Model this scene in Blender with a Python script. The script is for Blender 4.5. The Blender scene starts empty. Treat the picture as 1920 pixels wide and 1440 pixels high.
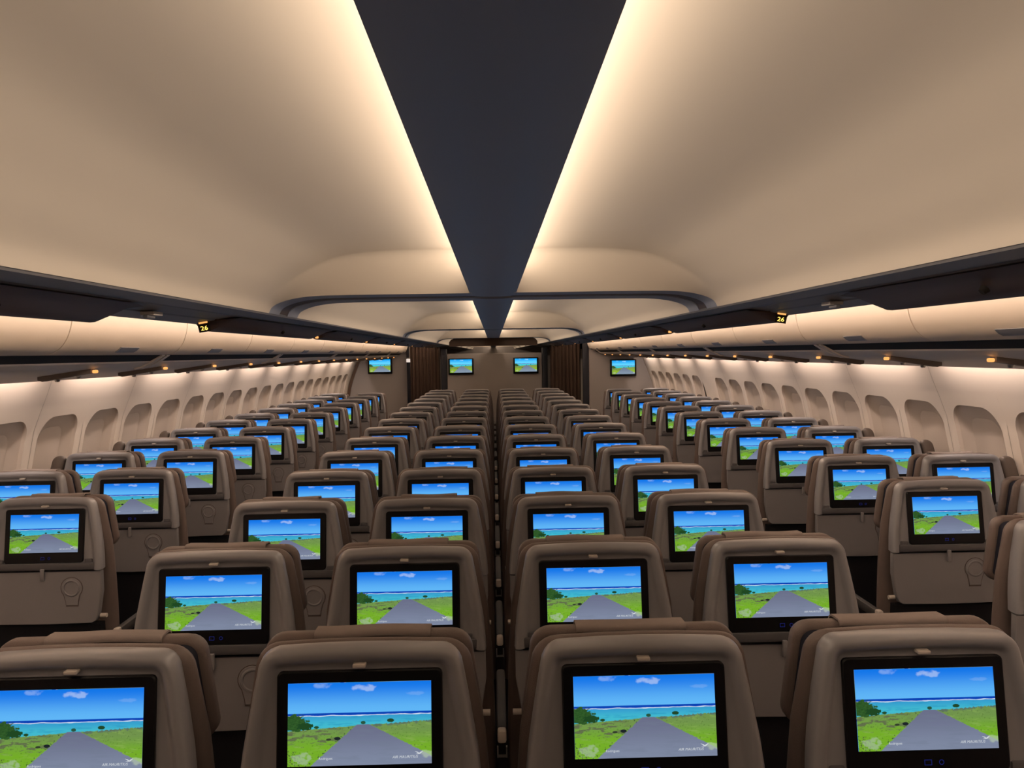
import bpy, bmesh, math, random
from mathutils import Matrix, Vector

random.seed(7)
sc = bpy.context.scene
COL = sc.collection
CZ = 1.70                                   # height of the camera above the cabin floor

# ------------------------------------------------------------------ camera
cam_data = bpy.data.cameras.new('camera')
cam_data.sensor_width = 36.0
cam_data.lens = 1555.0 / 1920.0 * 36.0
cam_data.clip_start = 0.02
cam = bpy.data.objects.new('camera', cam_data)
COL.objects.link(cam)
YAW, PITCH, ROLL = 0.0218, 0.0378, 0.0161
F = Vector((math.sin(YAW) * math.cos(PITCH), math.cos(YAW) * math.cos(PITCH), -math.sin(PITCH)))
R0 = Vector((math.cos(YAW), -math.sin(YAW), 0))
U0 = R0.cross(F)
Rr = R0 * math.cos(ROLL) - U0 * math.sin(ROLL)
Uu = R0 * math.sin(ROLL) + U0 * math.cos(ROLL)
M = Matrix((Rr, Uu, -F)).transposed().to_4x4()
M.translation = Vector((-0.006, 0, CZ))
cam.matrix_world = M
sc.camera = cam

# ------------------------------------------------------------------ world, exposure
world = bpy.data.worlds.new('world')
sc.world = world
world.use_nodes = True
world.node_tree.nodes['Background'].inputs['Color'].default_value = (0.0, 0.0, 0.0, 1)
world.node_tree.nodes['Background'].inputs['Strength'].default_value = 0.0
sc.view_settings.view_transform = 'Standard'
sc.view_settings.look = 'None'
sc.view_settings.gamma = 1.0
sc.view_settings.exposure = 0.0
sc.view_settings.use_curve_mapping = False
try:
    sc.cycles.use_denoising = True
    sc.cycles.max_bounces = 6
    sc.cycles.diffuse_bounces = 4
    sc.cycles.glossy_bounces = 2
    sc.cycles.sample_clamp_indirect = 4.0
except Exception:
    pass

# lamp powers (watts per metre of strip) and colours, used by the light strips below
COVE_W, BIN_W, WALL_W = 2.45, 10.0, 4.9
WARM = (1.0, 0.775, 0.58)
WARM2 = (1.0, 0.80, 0.68)

# layout ------------------------------------------------------------------
PITCH_Y = 0.774
ROW0 = 1.519                                 # first centre row, screen plane
SIDE0 = 3.26                                 # first full side row
CENTRE_X = (-0.7875, -0.2625, 0.2625, 0.7875)
SEAM0, BAY = -1.115, 4.09                    # ceiling arches
Y_BACK = -1.3
Y_RIGHT, Y_CENTRE, Y_LEFT, Y_FAR = 13.6, 14.2, 14.9, 30.0


# ================================================================== helpers
def srgb(r, g, b):
    def f(c):
        c /= 255.0
        return c / 12.92 if c <= 0.04045 else ((c + 0.055) / 1.055) ** 2.4
    return (f(r), f(g), f(b), 1.0)


def material(name, col, rough=0.5, spec=0.4, noise=0.0, scale=40.0, bump=0.0, bscale=300.0, metal=0.0, coat=0.0):
    m = bpy.data.materials.new(name)
    m.use_nodes = True
    nt = m.node_tree
    b = nt.nodes['Principled BSDF']
    b.inputs['Base Color'].default_value = col
    b.inputs['Roughness'].default_value = rough
    b.inputs['Specular IOR Level'].default_value = spec
    b.inputs['Metallic'].default_value = metal
    if coat:
        b.inputs['Coat Weight'].default_value = coat
    if noise or bump:
        tc = nt.nodes.new('ShaderNodeTexCoord')
        n = nt.nodes.new('ShaderNodeTexNoise')
        n.inputs['Scale'].default_value = scale
        n.inputs['Detail'].default_value = 3.0
        nt.links.new(tc.outputs['Object'], n.inputs['Vector'])
        if noise:
            mx = nt.nodes.new('ShaderNodeMixRGB')
            mx.blend_type = 'MIX'
            mx.inputs[1].default_value = tuple(c * (1 - noise) for c in col[:3]) + (1,)
            mx.inputs[2].default_value = tuple(min(1, c * (1 + noise)) for c in col[:3]) + (1,)
            nt.links.new(n.outputs['Fac'], mx.inputs[0])
            nt.links.new(mx.outputs[0], b.inputs['Base Color'])
        if bump:
            n2 = nt.nodes.new('ShaderNodeTexNoise')
            n2.inputs['Scale'].default_value = bscale
            nt.links.new(tc.outputs['Object'], n2.inputs['Vector'])
            bp = nt.nodes.new('ShaderNodeBump')
            bp.inputs['Strength'].default_value = bump
            bp.inputs['Distance'].default_value = 0.002
            nt.links.new(n2.outputs['Fac'], bp.inputs['Height'])
            nt.links.new(bp.outputs[0], b.inputs['Normal'])
    return m


def emitter(name, col, strength):
    m = bpy.data.materials.new(name)
    m.use_nodes = True
    nt = m.node_tree
    for n in list(nt.nodes):
        nt.nodes.remove(n)
    e = nt.nodes.new('ShaderNodeEmission')
    e.inputs['Color'].default_value = col
    e.inputs['Strength'].default_value = strength
    o = nt.nodes.new('ShaderNodeOutputMaterial')
    nt.links.new(e.outputs[0], o.inputs['Surface'])
    m.cycles.emission_sampling = 'NONE'
    return m


def mesh(name, verts, faces, mat, smooth=True, angle=35.0, recalc=True):
    me = bpy.data.meshes.new(name)
    me.from_pydata([tuple(v) for v in verts], [], faces)
    if recalc:
        bm = bmesh.new()
        bm.from_mesh(me)
        bmesh.ops.recalc_face_normals(bm, faces=bm.faces)
        bm.to_mesh(me)
        bm.free()
    if smooth:
        me.polygons.foreach_set('use_smooth', [True] * len(me.polygons))
        me.set_sharp_from_angle(angle=math.radians(angle))
    me.materials.append(mat)
    me.update()
    return me


class MB:
    """collects shapes for ONE part"""
    def __init__(self):
        self.v, self.f = [], []

    def add(self, verts, faces):
        o = len(self.v)
        self.v += [tuple(p) for p in verts]
        self.f += [tuple(i + o for i in f) for f in faces]
        return self

    def box(self, x0, x1, y0, y1, z0, z1):
        v = [(x0, y0, z0), (x1, y0, z0), (x1, y1, z0), (x0, y1, z0), (x0, y0, z1), (x1, y0, z1), (x1, y1, z1), (x0, y1, z1)]
        return self.add(v, [(0, 3, 2, 1), (4, 5, 6, 7), (0, 1, 5, 4), (1, 2, 6, 5), (2, 3, 7, 6), (3, 0, 4, 7)])

    def rbox(self, x0, x1, y0, y1, z0, z1, r=0.01, seg=2):
        bm = bmesh.new()
        m = Matrix.Translation(((x0 + x1) / 2, (y0 + y1) / 2, (z0 + z1) / 2)) @ Matrix.Diagonal((x1 - x0, y1 - y0, z1 - z0, 1))
        bmesh.ops.create_cube(bm, size=1.0, matrix=m)
        bmesh.ops.bevel(bm, geom=list(bm.edges), offset=r, segments=seg, profile=0.5, affect='EDGES')
        bm.verts.index_update()
        self.add([v.co[:] for v in bm.verts], [[v.index for v in f.verts] for f in bm.faces])
        bm.free()
        return self

    def loft(self, rings, cap0=True, cap1=True, closed=True):
        n = len(rings[0])
        v = [p for r in rings for p in r]
        f = []
        for i in range(len(rings) - 1):
            for j in range(n if closed else n - 1):
                k = (j + 1) % n
                f.append((i * n + j, i * n + k, (i + 1) * n + k, (i + 1) * n + j))
        if cap0:
            f.append(tuple(range(n - 1, -1, -1)))
        if cap1:
            f.append(tuple((len(rings) - 1) * n + j for j in range(n)))
        return self.add(v, f)

    def prism(self, prof, y0, y1):
        """closed (x, z) outline swept along y"""
        return self.loft([[(x, y0, z) for x, z in prof], [(x, y1, z) for x, z in prof]])

    def tube(self, a, b, r, n=10, r2=None):
        a, b = Vector(a), Vector(b)
        d = (b - a).normalized()
        u = d.cross(Vector((0, 0, 1)) if abs(d.z) < 0.9 else Vector((1, 0, 0))).normalized()
        w = d.cross(u)
        r2 = r if r2 is None else r2
        ra = [a + (u * math.cos(t) + w * math.sin(t)) * r for t in [2 * math.pi * i / n for i in range(n)]]
        rb = [b + (u * math.cos(t) + w * math.sin(t)) * r2 for t in [2 * math.pi * i / n for i in range(n)]]
        return self.loft([ra, rb])

    def mirror(self):
        m = MB()
        m.v = [(-x, y, z) for x, y, z in self.v]
        m.f = [tuple(reversed(f)) for f in self.f]
        return m

    def data(self, name, mat, smooth=True, angle=35.0, recalc=True):
        return mesh(name, self.v, self.f, mat, smooth, angle, recalc)


def link(name, data, parent=None, loc=(0, 0, 0)):
    o = bpy.data.objects.new(name, data)
    COL.objects.link(o)
    o.location = loc
    if parent is not None:
        o.parent = parent
    return o


def tag(o, label=None, cat=None, group=None, kind=None):
    if label:
        o['label'] = label
    if cat:
        o['category'] = cat
    if group:
        o['group'] = group
    if kind:
        o['kind'] = kind
    return o


def struct(name, data=None, label=None, cat=None):
    o = link(name, data)
    return tag(o, label, cat, kind='structure')


def spline(pts, n):
    """Catmull-Rom through the points, n samples per span"""
    out = []
    P = [pts[0]] + list(pts) + [pts[-1]]
    for i in range(1, len(P) - 2):
        for k in range(n):
            t = k / n
            q = []
            for c in range(len(pts[0])):
                a, b, d, e = P[i - 1][c], P[i][c], P[i + 1][c], P[i + 2][c]
                q.append(0.5 * (2 * b + (d - a) * t + (2 * a - 5 * b + 4 * d - e) * t * t + (3 * b - a - 3 * d + e) * t ** 3))
            out.append(tuple(q))
    out.append(tuple(pts[-1]))
    return out


def lerp_table(tab, z):
    if z <= tab[0][0]:
        return tab[0][1]
    for (a, b), (c, d) in zip(tab, tab[1:]):
        if z <= c:
            return b + (d - b) * (z - a) / (c - a)
    return tab[-1][1]


def area(name, loc, direction, sx, sy, watts, col, spread=math.pi):
    """rectangular lamp, sy runs along the cabin (y)"""
    L = bpy.data.lights.new(name, 'AREA')
    L.shape = 'RECTANGLE'
    L.size, L.size_y = sx, sy
    L.energy = watts
    L.color = col
    L.spread = spread
    o = bpy.data.objects.new(name, L)
    COL.objects.link(o)
    d = Vector(direction).normalized()
    zax = -d
    yax = Vector((0, 1, 0))
    xax = yax.cross(zax).normalized()
    m = Matrix((xax, yax, zax)).transposed().to_4x4()
    m.translation = Vector(loc)
    o.matrix_world = m
    return o


ORD = ['first', 'second', 'third', 'fourth', 'fifth', 'sixth', 'seventh', 'eighth', 'ninth', 'tenth', 'eleventh', 'twelfth',
       'thirteenth', 'fourteenth', 'fifteenth', 'sixteenth', 'seventeenth', 'eighteenth', 'nineteenth', 'twentieth',
       'twenty-first', 'twenty-second', 'twenty-third', 'twenty-fourth', 'twenty-fifth', 'twenty-sixth', 'twenty-seventh']

# ================================================================== materials
M_CEIL = material('cream ceiling laminate', srgb(232, 222, 208), 0.55, 0.25, 0.015, 3.0)
M_ARCH = material('grey ceiling trim', srgb(160, 166, 182), 0.5, 0.3, 0.02, 6.0)
M_SPINE = material('grey spine laminate', srgb(140, 148, 168), 0.45, 0.35, 0.02, 6.0)
M_DARK = material('dark seam rubber', srgb(32, 27, 24), 0.7, 0.2)
M_SOFFIT = material('grey soffit laminate', srgb(116, 114, 116), 0.45, 0.35, 0.03, 8.0)
M_POD = material('dark brown service housing', srgb(86, 67, 55), 0.5, 0.3, 0.05, 12.0)
M_BIN = material('cream bin laminate', srgb(226, 214, 198), 0.5, 0.3, 0.015, 4.0)
M_LATCH = material('blue grey latch plastic', srgb(112, 112, 118), 0.4, 0.4)
M_PSU = material('pale grey service panel', srgb(205, 198, 192), 0.45, 0.35, 0.02, 10.0)
M_PSUDARK = material('dark service inset', srgb(108, 98, 92), 0.5, 0.3)
M_WALL = material('cream sidewall laminate', srgb(224, 212, 200), 0.5, 0.3, 0.015, 4.0)
M_REVEAL = material('shadow toned window reveal', srgb(196, 184, 174), 0.5, 0.3, 0.015, 4.0)  # darker than the wall: shadow inside the recess put into the colour
M_SHADE = material('beige window shade', srgb(190, 178, 168), 0.55, 0.25, 0.02, 8.0)
M_BACKING = material('grey liner backing', srgb(170, 160, 150), 0.7, 0.2)
M_SHELL = material('taupe seat shell plastic', srgb(122, 121, 125), 0.34, 0.5, 0.02, 20.0)
M_TRAY = material('taupe tray plastic', srgb(121, 119, 122), 0.42, 0.35, 0.02, 20.0)
M_GROOVE = material('brown groove plastic', srgb(84, 76, 73), 0.6, 0.2)
M_LEDGE = material('grey ledge plastic', srgb(80, 79, 82), 0.5, 0.3, 0.03, 20.0)
M_LEATHER = material('brown seat leather', srgb(95, 83, 79), 0.5, 0.35, 0.08, 25.0, 0.35, 450.0)
M_NAVY = material('navy seat fabric', srgb(34, 36, 46), 0.85, 0.1, 0.15, 60.0, 0.3, 900.0)
M_BLACK = material('black mesh pocket', srgb(22, 22, 26), 0.8, 0.15, 0.2, 90.0)
M_BEZEL = material('black glossy bezel', srgb(5, 5, 8), 0.4, 0.2)
M_PIN = material('ivory pivot plastic', srgb(176, 168, 160), 0.4, 0.4)
M_CLOTH = material('pale beige headrest cloth', srgb(128, 118, 114), 0.85, 0.1, 0.06, 50.0, 0.3, 700.0)
M_PAD = material('charcoal armrest pad', srgb(56, 54, 54), 0.55, 0.3, 0.05, 40.0)
M_METAL = material('brushed bracket metal', srgb(180, 178, 176), 0.35, 0.5, metal=0.9)
M_FRAME = material('dark seat frame', srgb(40, 40, 44), 0.5, 0.4)
M_GREYWING = material('dark grey wing plastic', srgb(92, 82, 76), 0.4, 0.4)
M_BULK = material('taupe bulkhead laminate', srgb(142, 136, 134), 0.55, 0.25, 0.02, 6.0)
M_CURTAIN = material('dark brown curtain', srgb(70, 57, 50), 0.9, 0.1, 0.12, 30.0, 0.2, 400.0)
M_POST = material('dark doorway post', srgb(30, 32, 40), 0.6, 0.3)
M_CARPET = material('dark blue grey carpet', srgb(38, 40, 50), 0.95, 0.05, 0.25, 120.0, 0.5, 500.0)
E_LAMP = emitter('warm strip lamp', (1.0, 0.80, 0.58, 1), 4.0)
E_AMBER = emitter('amber sign glow', (1.0, 0.42, 0.12, 1), 1.3)
E_DIGIT = emitter('yellow sign digits', (1.0, 0.62, 0.10, 1), 3.0)
E_SIGNWHITE = emitter('white lit sign', (1.0, 0.85, 0.74, 1), 0.8)
E_CAPTION = emitter('white screen caption', (0.85, 0.9, 0.95, 1), 0.75)
E_ICON = emitter('blue bezel icons', (0.02, 0.03, 0.25, 1), 0.5)


def screen_material(name, hue=0.0, gain=1.0):
    """a seaside road photograph drawn from UV: flat picture on a lit screen"""
    m = bpy.data.materials.new(name)
    m.use_nodes = True
    nt = m.node_tree
    for n in list(nt.nodes):
        nt.nodes.remove(n)
    N, L = nt.nodes.new, nt.links.new
    uvn = N('ShaderNodeUVMap')
    uvn.uv_map = 'UVMap'
    sep = N('ShaderNodeSeparateXYZ')
    L(uvn.outputs[0], sep.inputs[0])
    X, V = sep.outputs[0], sep.outputs[1]

    def put(sock, val):
        if isinstance(val, (int, float)):
            sock.default_value = val
        else:
            L(val, sock)

    def op(kind, a, b=0.0, c=0.0):
        n = N('ShaderNodeMath')
        n.operation = kind
        put(n.inputs[0], a)
        put(n.inputs[1], b)
        put(n.inputs[2], c)
        return n.outputs[0]

    def step(val, lo, hi):
        n = N('ShaderNodeMapRange')
        n.interpolation_type = 'SMOOTHSTEP'
        put(n.inputs[0], val)
        put(n.inputs[1], lo)
        put(n.inputs[2], hi)
        n.inputs[3].default_value = 0.0
        n.inputs[4].default_value = 1.0
        return n.outputs[0]

    def mix(fac, a, b):
        n = N('ShaderNodeMixRGB')
        put(n.inputs[0], fac)
        for s, c in ((n.inputs[1], a), (n.inputs[2], b)):
            if isinstance(c, tuple):
                s.default_value = c
            else:
                L(c, s)
        return n.outputs[0]

    def noise(scale, sx=1.0, sy=1.0, detail=3.0):
        mp = N('ShaderNodeMapping')
        mp.inputs['Scale'].default_value = (sx, sy, 1)
        L(uvn.outputs[0], mp.inputs[0])
        n = N('ShaderNodeTexNoise')
        n.inputs['Scale'].default_value = scale
        n.inputs['Detail'].default_value = detail
        L(mp.outputs[0], n.inputs['Vector'])
        return n.outputs['Fac']

    Y = op('SUBTRACT', 1.0, V)                       # 0 at the top of the picture

    def blob(cx, cy, rx, ry, rough=0.0, nz=None, soft=0.25):
        a = op('POWER', op('DIVIDE', op('SUBTRACT', X, cx), rx), 2.0)
        b = op('POWER', op('DIVIDE', op('SUBTRACT', Y, cy), ry), 2.0)
        d = op('ADD', a, b)
        if nz is not None:
            d = op('ADD', d, op('MULTIPLY', op('SUBTRACT', nz, 0.5), rough))
        return op('SUBTRACT', 1.0, step(d, 1.0 - soft, 1.0 + soft))

    n_fine = noise(42.0, 1.6, 1.0)
    n_mid = noise(11.0, 1.0, 2.2)
    n_wide = noise(5.0, 1.0, 3.5)
    n_cl = noise(15.0, 1.2, 1.0, 2.0)
    # sky
    col = mix(step(Y, 0.0, 0.36), srgb(18, 118, 232), srgb(96, 182, 246))
    cl = op('MULTIPLY', blob(0.53, 0.070, 0.075, 0.032, 6.0, n_cl, 0.9), 0.45)
    col = mix(cl, col, srgb(205, 222, 245))
    cl = op('MULTIPLY', blob(0.25, 0.03, 0.05, 0.03, 6.0, n_cl, 0.9), 0.32)
    col = mix(cl, col, srgb(190, 216, 245))
    cl = op('MULTIPLY', blob(0.90, 0.15, 0.06, 0.02, 6.0, n_cl, 0.9), 0.15)
    col = mix(cl, col, srgb(190, 216, 245))
    # sea
    col = mix(step(Y, 0.362, 0.368), col, srgb(10, 66, 178))
    lag = mix(step(Y, 0.40, 0.52), srgb(54, 158, 206), srgb(66, 186, 206))
    lag = mix(op('MULTIPLY', step(n_wide, 0.52, 0.62), 0.5), lag, srgb(40, 146, 190))
    col = mix(step(Y, 0.400, 0.406), col, lag)
    surf = op('SUBTRACT', 1.0, step(op('ABSOLUTE', op('SUBTRACT', Y, op('ADD', 0.385, op('MULTIPLY', n_mid, 0.026)))), 0.002, 0.008))
    col = mix(op('MULTIPLY', surf, 0.85), col, srgb(225, 236, 248))
    # land
    left_edge = op('ADD', op('MULTIPLY_ADD', X, -0.11, 0.575), op('MULTIPLY', op('SUBTRACT', n_fine, 0.5), 0.03))
    right_edge = op('ADD', op('MULTIPLY_ADD', X, -0.10, 0.575), op('MULTIPLY', op('SUBTRACT', n_fine, 0.5), 0.05))
    side = step(X, 0.50, 0.53)
    edge = op('ADD', op('MULTIPLY', left_edge, op('SUBTRACT', 1.0, side)), op('MULTIPLY', right_edge, side))
    land = step(op('SUBTRACT', Y, edge), -0.004, 0.006)
    grass = mix(step(Y, 0.55, 0.80), srgb(112, 146, 76), srgb(116, 172, 40))
    grass = mix(op('MULTIPLY', step(n_mid, 0.50, 0.70), 0.5), grass, srgb(142, 176, 88))
    rocky = op('MULTIPLY', step(n_mid, 0.50, 0.58), op('MULTIPLY', op('SUBTRACT', 1.0, step(X, 0.28, 0.46)), op('SUBTRACT', 1.0, step(Y, 0.70, 0.78))))
    grass = mix(op('MULTIPLY', rocky, 0.8), grass, srgb(88, 88, 74))
    rocks2 = op('MULTIPLY', step(n_fine, 0.50, 0.60), blob(0.01, 0.93, 0.09, 0.12))
    grass = mix(op('MULTIPLY', rocks2, 0.85), grass, srgb(70, 74, 56))
    grass = mix(op('MULTIPLY', step(n_fine, 0.60, 0.66), 0.5), grass, srgb(70, 96, 40))
    shore = op('MULTIPLY', side, op('SUBTRACT', 1.0, step(op('SUBTRACT', Y, edge), 0.012, 0.04)))
    grass = mix(op('MULTIPLY', op('MULTIPLY', shore, step(n_cl, 0.42, 0.52)), 0.85), grass, srgb(88, 104, 96))
    col = mix(land, col, grass)
    # road
    e1 = op('SUBTRACT', X, op('MULTIPLY_ADD', op('SUBTRACT', Y, 0.515), -0.66, 0.478))
    e2 = op('SUBTRACT', op('MULTIPLY_ADD', op('SUBTRACT', Y, 0.515), 1.10, 0.570), X)
    wob = op('MULTIPLY', op('SUBTRACT', n_fine, 0.5), 0.03)
    road = op('MULTIPLY', step(op('ADD', e1, wob), -0.006, 0.006), op('MULTIPLY', step(op('ADD', e2, wob), -0.006, 0.006), step(Y, 0.508, 0.516)))
    tar = mix(step(Y, 0.52, 1.0), srgb(106, 110, 136), srgb(126, 136, 160))
    tar = mix(op('MULTIPLY', step(n_wide, 0.45, 0.65), 0.35), tar, srgb(112, 122, 142))
    col = mix(road, col, tar)
    # verge stones and pale scrub
    stones = op('MULTIPLY', op('SUBTRACT', 1.0, step(op('ABSOLUTE', op('ADD', e1, 0.02)), 0.012, 0.03)), step(n_fine, 0.58, 0.64))
    col = mix(op('MULTIPLY', op('MULTIPLY', stones, land), 0.75), col, srgb(44, 62, 48))
    col = mix(op('MULTIPLY', blob(0.095, 0.910, 0.06, 0.065, 6.0, n_cl, 0.4), 0.6), col, srgb(166, 188, 152))
    col = mix(op('MULTIPLY', blob(0.97, 0.88, 0.05, 0.045, 4.5, n_cl, 0.6), 0.45), col, srgb(196, 214, 178))
    # bushes
    col = mix(blob(0.035, 0.475, 0.105, 0.100, 3.0, n_cl, 0.12), col, mix(n_fine, srgb(18, 50, 26), srgb(62, 108, 48)))
    col = mix(blob(0.12, 0.520, 0.055, 0.045, 2.5, n_fine, 0.15), col, srgb(32, 70, 34))
    col = mix(blob(0.20, 0.535, 0.018, 0.016, 0.5, n_fine, 0.2), col, srgb(36, 74, 40))
    col = mix(blob(0.525, 0.490, 0.017, 0.020, 0.6, n_fine, 0.2), col, srgb(40, 84, 62))
    col = mix(blob(0.715, 0.470, 0.025, 0.022, 0.6, n_fine, 0.2), col, srgb(34, 70, 40))
    col = mix(blob(0.345, 0.675, 0.022, 0.020, 0.6, n_fine, 0.2), col, srgb(30, 36, 40))
    col = mix(blob(0.285, 0.685, 0.018, 0.012, 0.6, n_fine, 0.2), col, srgb(48, 60, 40))
    hs = N('ShaderNodeHueSaturation')
    hs.inputs['Hue'].default_value = 0.5 + hue
    hs.inputs['Saturation'].default_value = 1.0
    hs.inputs['Value'].default_value = gain
    L(col, hs.inputs['Color'])
    e = N('ShaderNodeEmission')
    L(hs.outputs[0], e.inputs['Color'])
    e.inputs['Strength'].default_value = 1.0
    o = N('ShaderNodeOutputMaterial')
    L(e.outputs[0], o.inputs['Surface'])
    m.cycles.emission_sampling = 'NONE'
    return m


E_SCREEN = screen_material('seat screen picture')
E_WALLSCREEN = screen_material('wall screen picture', -0.03, 1.15)


def text_mesh(body, size, shear=0.0):
    c = bpy.data.curves.new('lettering', 'FONT')
    c.body = body
    c.size = size
    c.shear = shear
    c.resolution_u = 2
    o = bpy.data.objects.new('lettering', c)
    COL.objects.link(o)
    dg = bpy.context.evaluated_depsgraph_get()
    me = bpy.data.meshes.new_from_object(o.evaluated_get(dg))
    v = [tuple(p.co) for p in me.vertices]
    f = [tuple(p.vertices) for p in me.polygons]
    bpy.data.objects.remove(o)
    bpy.data.curves.remove(c)
    bpy.data.meshes.remove(me)
    x0, x1 = min(p[0] for p in v), max(p[0] for p in v)
    return [(p[0] - x0, p[1]) for p in v], f, x1 - x0


# ================================================================== floor and shell
fl = MB().box(-2.75, 2.75, Y_BACK, Y_FAR, -0.05, 0.0)
struct('floor', fl.data('floor', M_CARPET), 'dark blue grey cabin carpet under all the seats', 'floor')

# ------------------------------------------------------------------ ceiling canopy
ceiling = struct('ceiling', None, 'cream vaulted cabin ceiling with dark central spine', 'ceiling')
PD = [(0, .332), (.08, .336), (.16, .338), (.24, .338), (.32, .337), (.40, .333), (.48, .323), (.55, .303), (.63, .262), (.69, .218),
      (.735, .178), (.755, .145)]
PA = [(0, .202), (.09, .202), (.18, .202), (.27, .202), (.36, .202), (.45, .202), (.53, .2015), (.60, .200), (.66, .194), (.71, .182),
      (.742, .166), (.755, .145)]
SD, SA = spline(PD, 4), spline(PA, 4)
n_bays = 8
bays = []
for k in range(n_bays):
    s0, s1 = SEAM0 + BAY * k, SEAM0 + BAY * (k + 1)
    bays.append((s0 + 0.225, s1 - 0.175))


def bay_mesh(y0, y1, sgn):
    rings = []
    Ls, Le, n = 0.30, 0.11, 9
    ys = []
    for i in range(n + 1):
        t = i / n * math.pi / 2
        ys.append((y0 + Ls * (1 - math.cos(t)), 1 - math.sin(t)))
    for i in range(1, 8):
        ys.append((y0 + Ls + (y1 - y0 - Ls - Le) * i / 8, 0.0))
    for i in range(n + 1):
        t = i / n * math.pi / 2
        w = (i / n)
        ys.append((y1 - Le + Le * w, max(0.0, w * w * 2.2 if w < .23 else (w - .23) / .77 * (1 - .116) + .116)))
    for y, w in ys:
        ring = []
        for (xd, zd), (xa, za) in zip(SD, SA):
            ring.append((sgn * (xd + (xa - xd) * w), y, CZ + zd + (za - zd) * w))
        rings.append(ring)
    mb = MB()
    mb.loft(rings, False, False, closed=False)
    # thickness: an outer skin
    outer = [[(p[0] * 1.02, p[1], p[2] + 0.02) for p in r] for r in rings]
    mb.loft(outer, False, False, closed=False)
    return mb.data('ceiling_panel', M_CEIL, angle=60)


for y0, y1 in bays:
    for sgn in (-1, 1):
        link('ceiling_panel', bay_mesh(y0, y1, sgn), ceiling)

# arches between the bays: two bands with a dark seam
for k in range(n_bays + 1):
    s = SEAM0 + BAY * k
    for (ya, yb, mat, dz, nm) in ((s - 0.175, s - 0.040, M_ARCH, 0.0, 'ceiling_arch'), (s - 0.040, s + 0.075, M_POD, 0.004, 'arch_seam'),
                                  (s + 0.075, s + 0.225, M_ARCH, 0.0, 'ceiling_arch')):
        prof = [(-x, z) for x, z in reversed(SA)] + [(x, z) for x, z in SA[1:]]
        rings = []
        for y, e in ((ya, 0.0), (yb, 0.0)):
            low = [(x, y, CZ + z + dz) for x, z in prof]
            up = [(x * 1.0, y, CZ + 0.36) for x, z in reversed(prof)]
            rings.append(low + up)
        mb = MB()
        n = len(rings[0])
        v = rings[0] + rings[1]
        m2 = len(prof)
        f = []
        for j in range(m2 - 1):
            f.append((j, j + 1, n + j + 1, n + j))
        for j in range(m2 - 1):      # end faces as quads towards the upper edge
            f.append((j, j + 1, n - 2 - j, n - 1 - j))
            f.append((n + j, n + j + 1, n + n - 2 - j, n + n - 1 - j))
        mb.add(v, f)
        link(nm, mb.data(nm, mat, angle=50), ceiling)

# dark header beam hanging under the third arch
s3 = SEAM0 + BAY * 3
hb = [(-.60, .095), (-.60, .15), (-.575, .185), (-.54, .199), (.53, .199), (.565, .185), (.59, .15), (.59, .095)]
link('header_beam', MB().prism([(x, CZ + z) for x, z in hb], s3 + .03, s3 + .12).data('header_beam', M_POD, angle=30), ceiling)

# central spine, one panel per bay, slightly convex, carrying the hidden strip lamps
for k in range(n_bays):
    s0, s1 = SEAM0 + BAY * k + 0.076, SEAM0 + BAY * (k + 1) - 0.041
    prof = [(-.072, .216), (-.080, .210), (-.079, .204), (-.06, .200), (-.03, .1985), (0, .198), (.03, .1985), (.06, .200), (.079, .204),
            (.080, .210), (.072, .216), (.03, .222), (.03, .30), (-.03, .30), (-.03, .222)]
    mb = MB().prism([(x - .004, CZ + z) for x, z in prof], s0, s1)
    link('spine_panel', mb.data('spine_panel', M_SPINE, angle=50), ceiling)
    y0, y1 = bays[k]
    for sgn, side in ((-1, 'left'), (1, 'right')):
        mb = MB().tube((sgn * .040, y0 + .1, CZ + .286), (sgn * .040, y1 - .06, CZ + .286), .009, 8)
        link('strip_lamp', mb.data('strip_lamp', E_LAMP), ceiling)
        if k < 8:
            ln = y1 - y0 - 0.2
            area('cove light', (sgn * .052, (y0 + y1) / 2, CZ + .286), (sgn * 1.0, 0, 0.05), 0.02, ln, COVE_W * ln, WARM)

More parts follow.
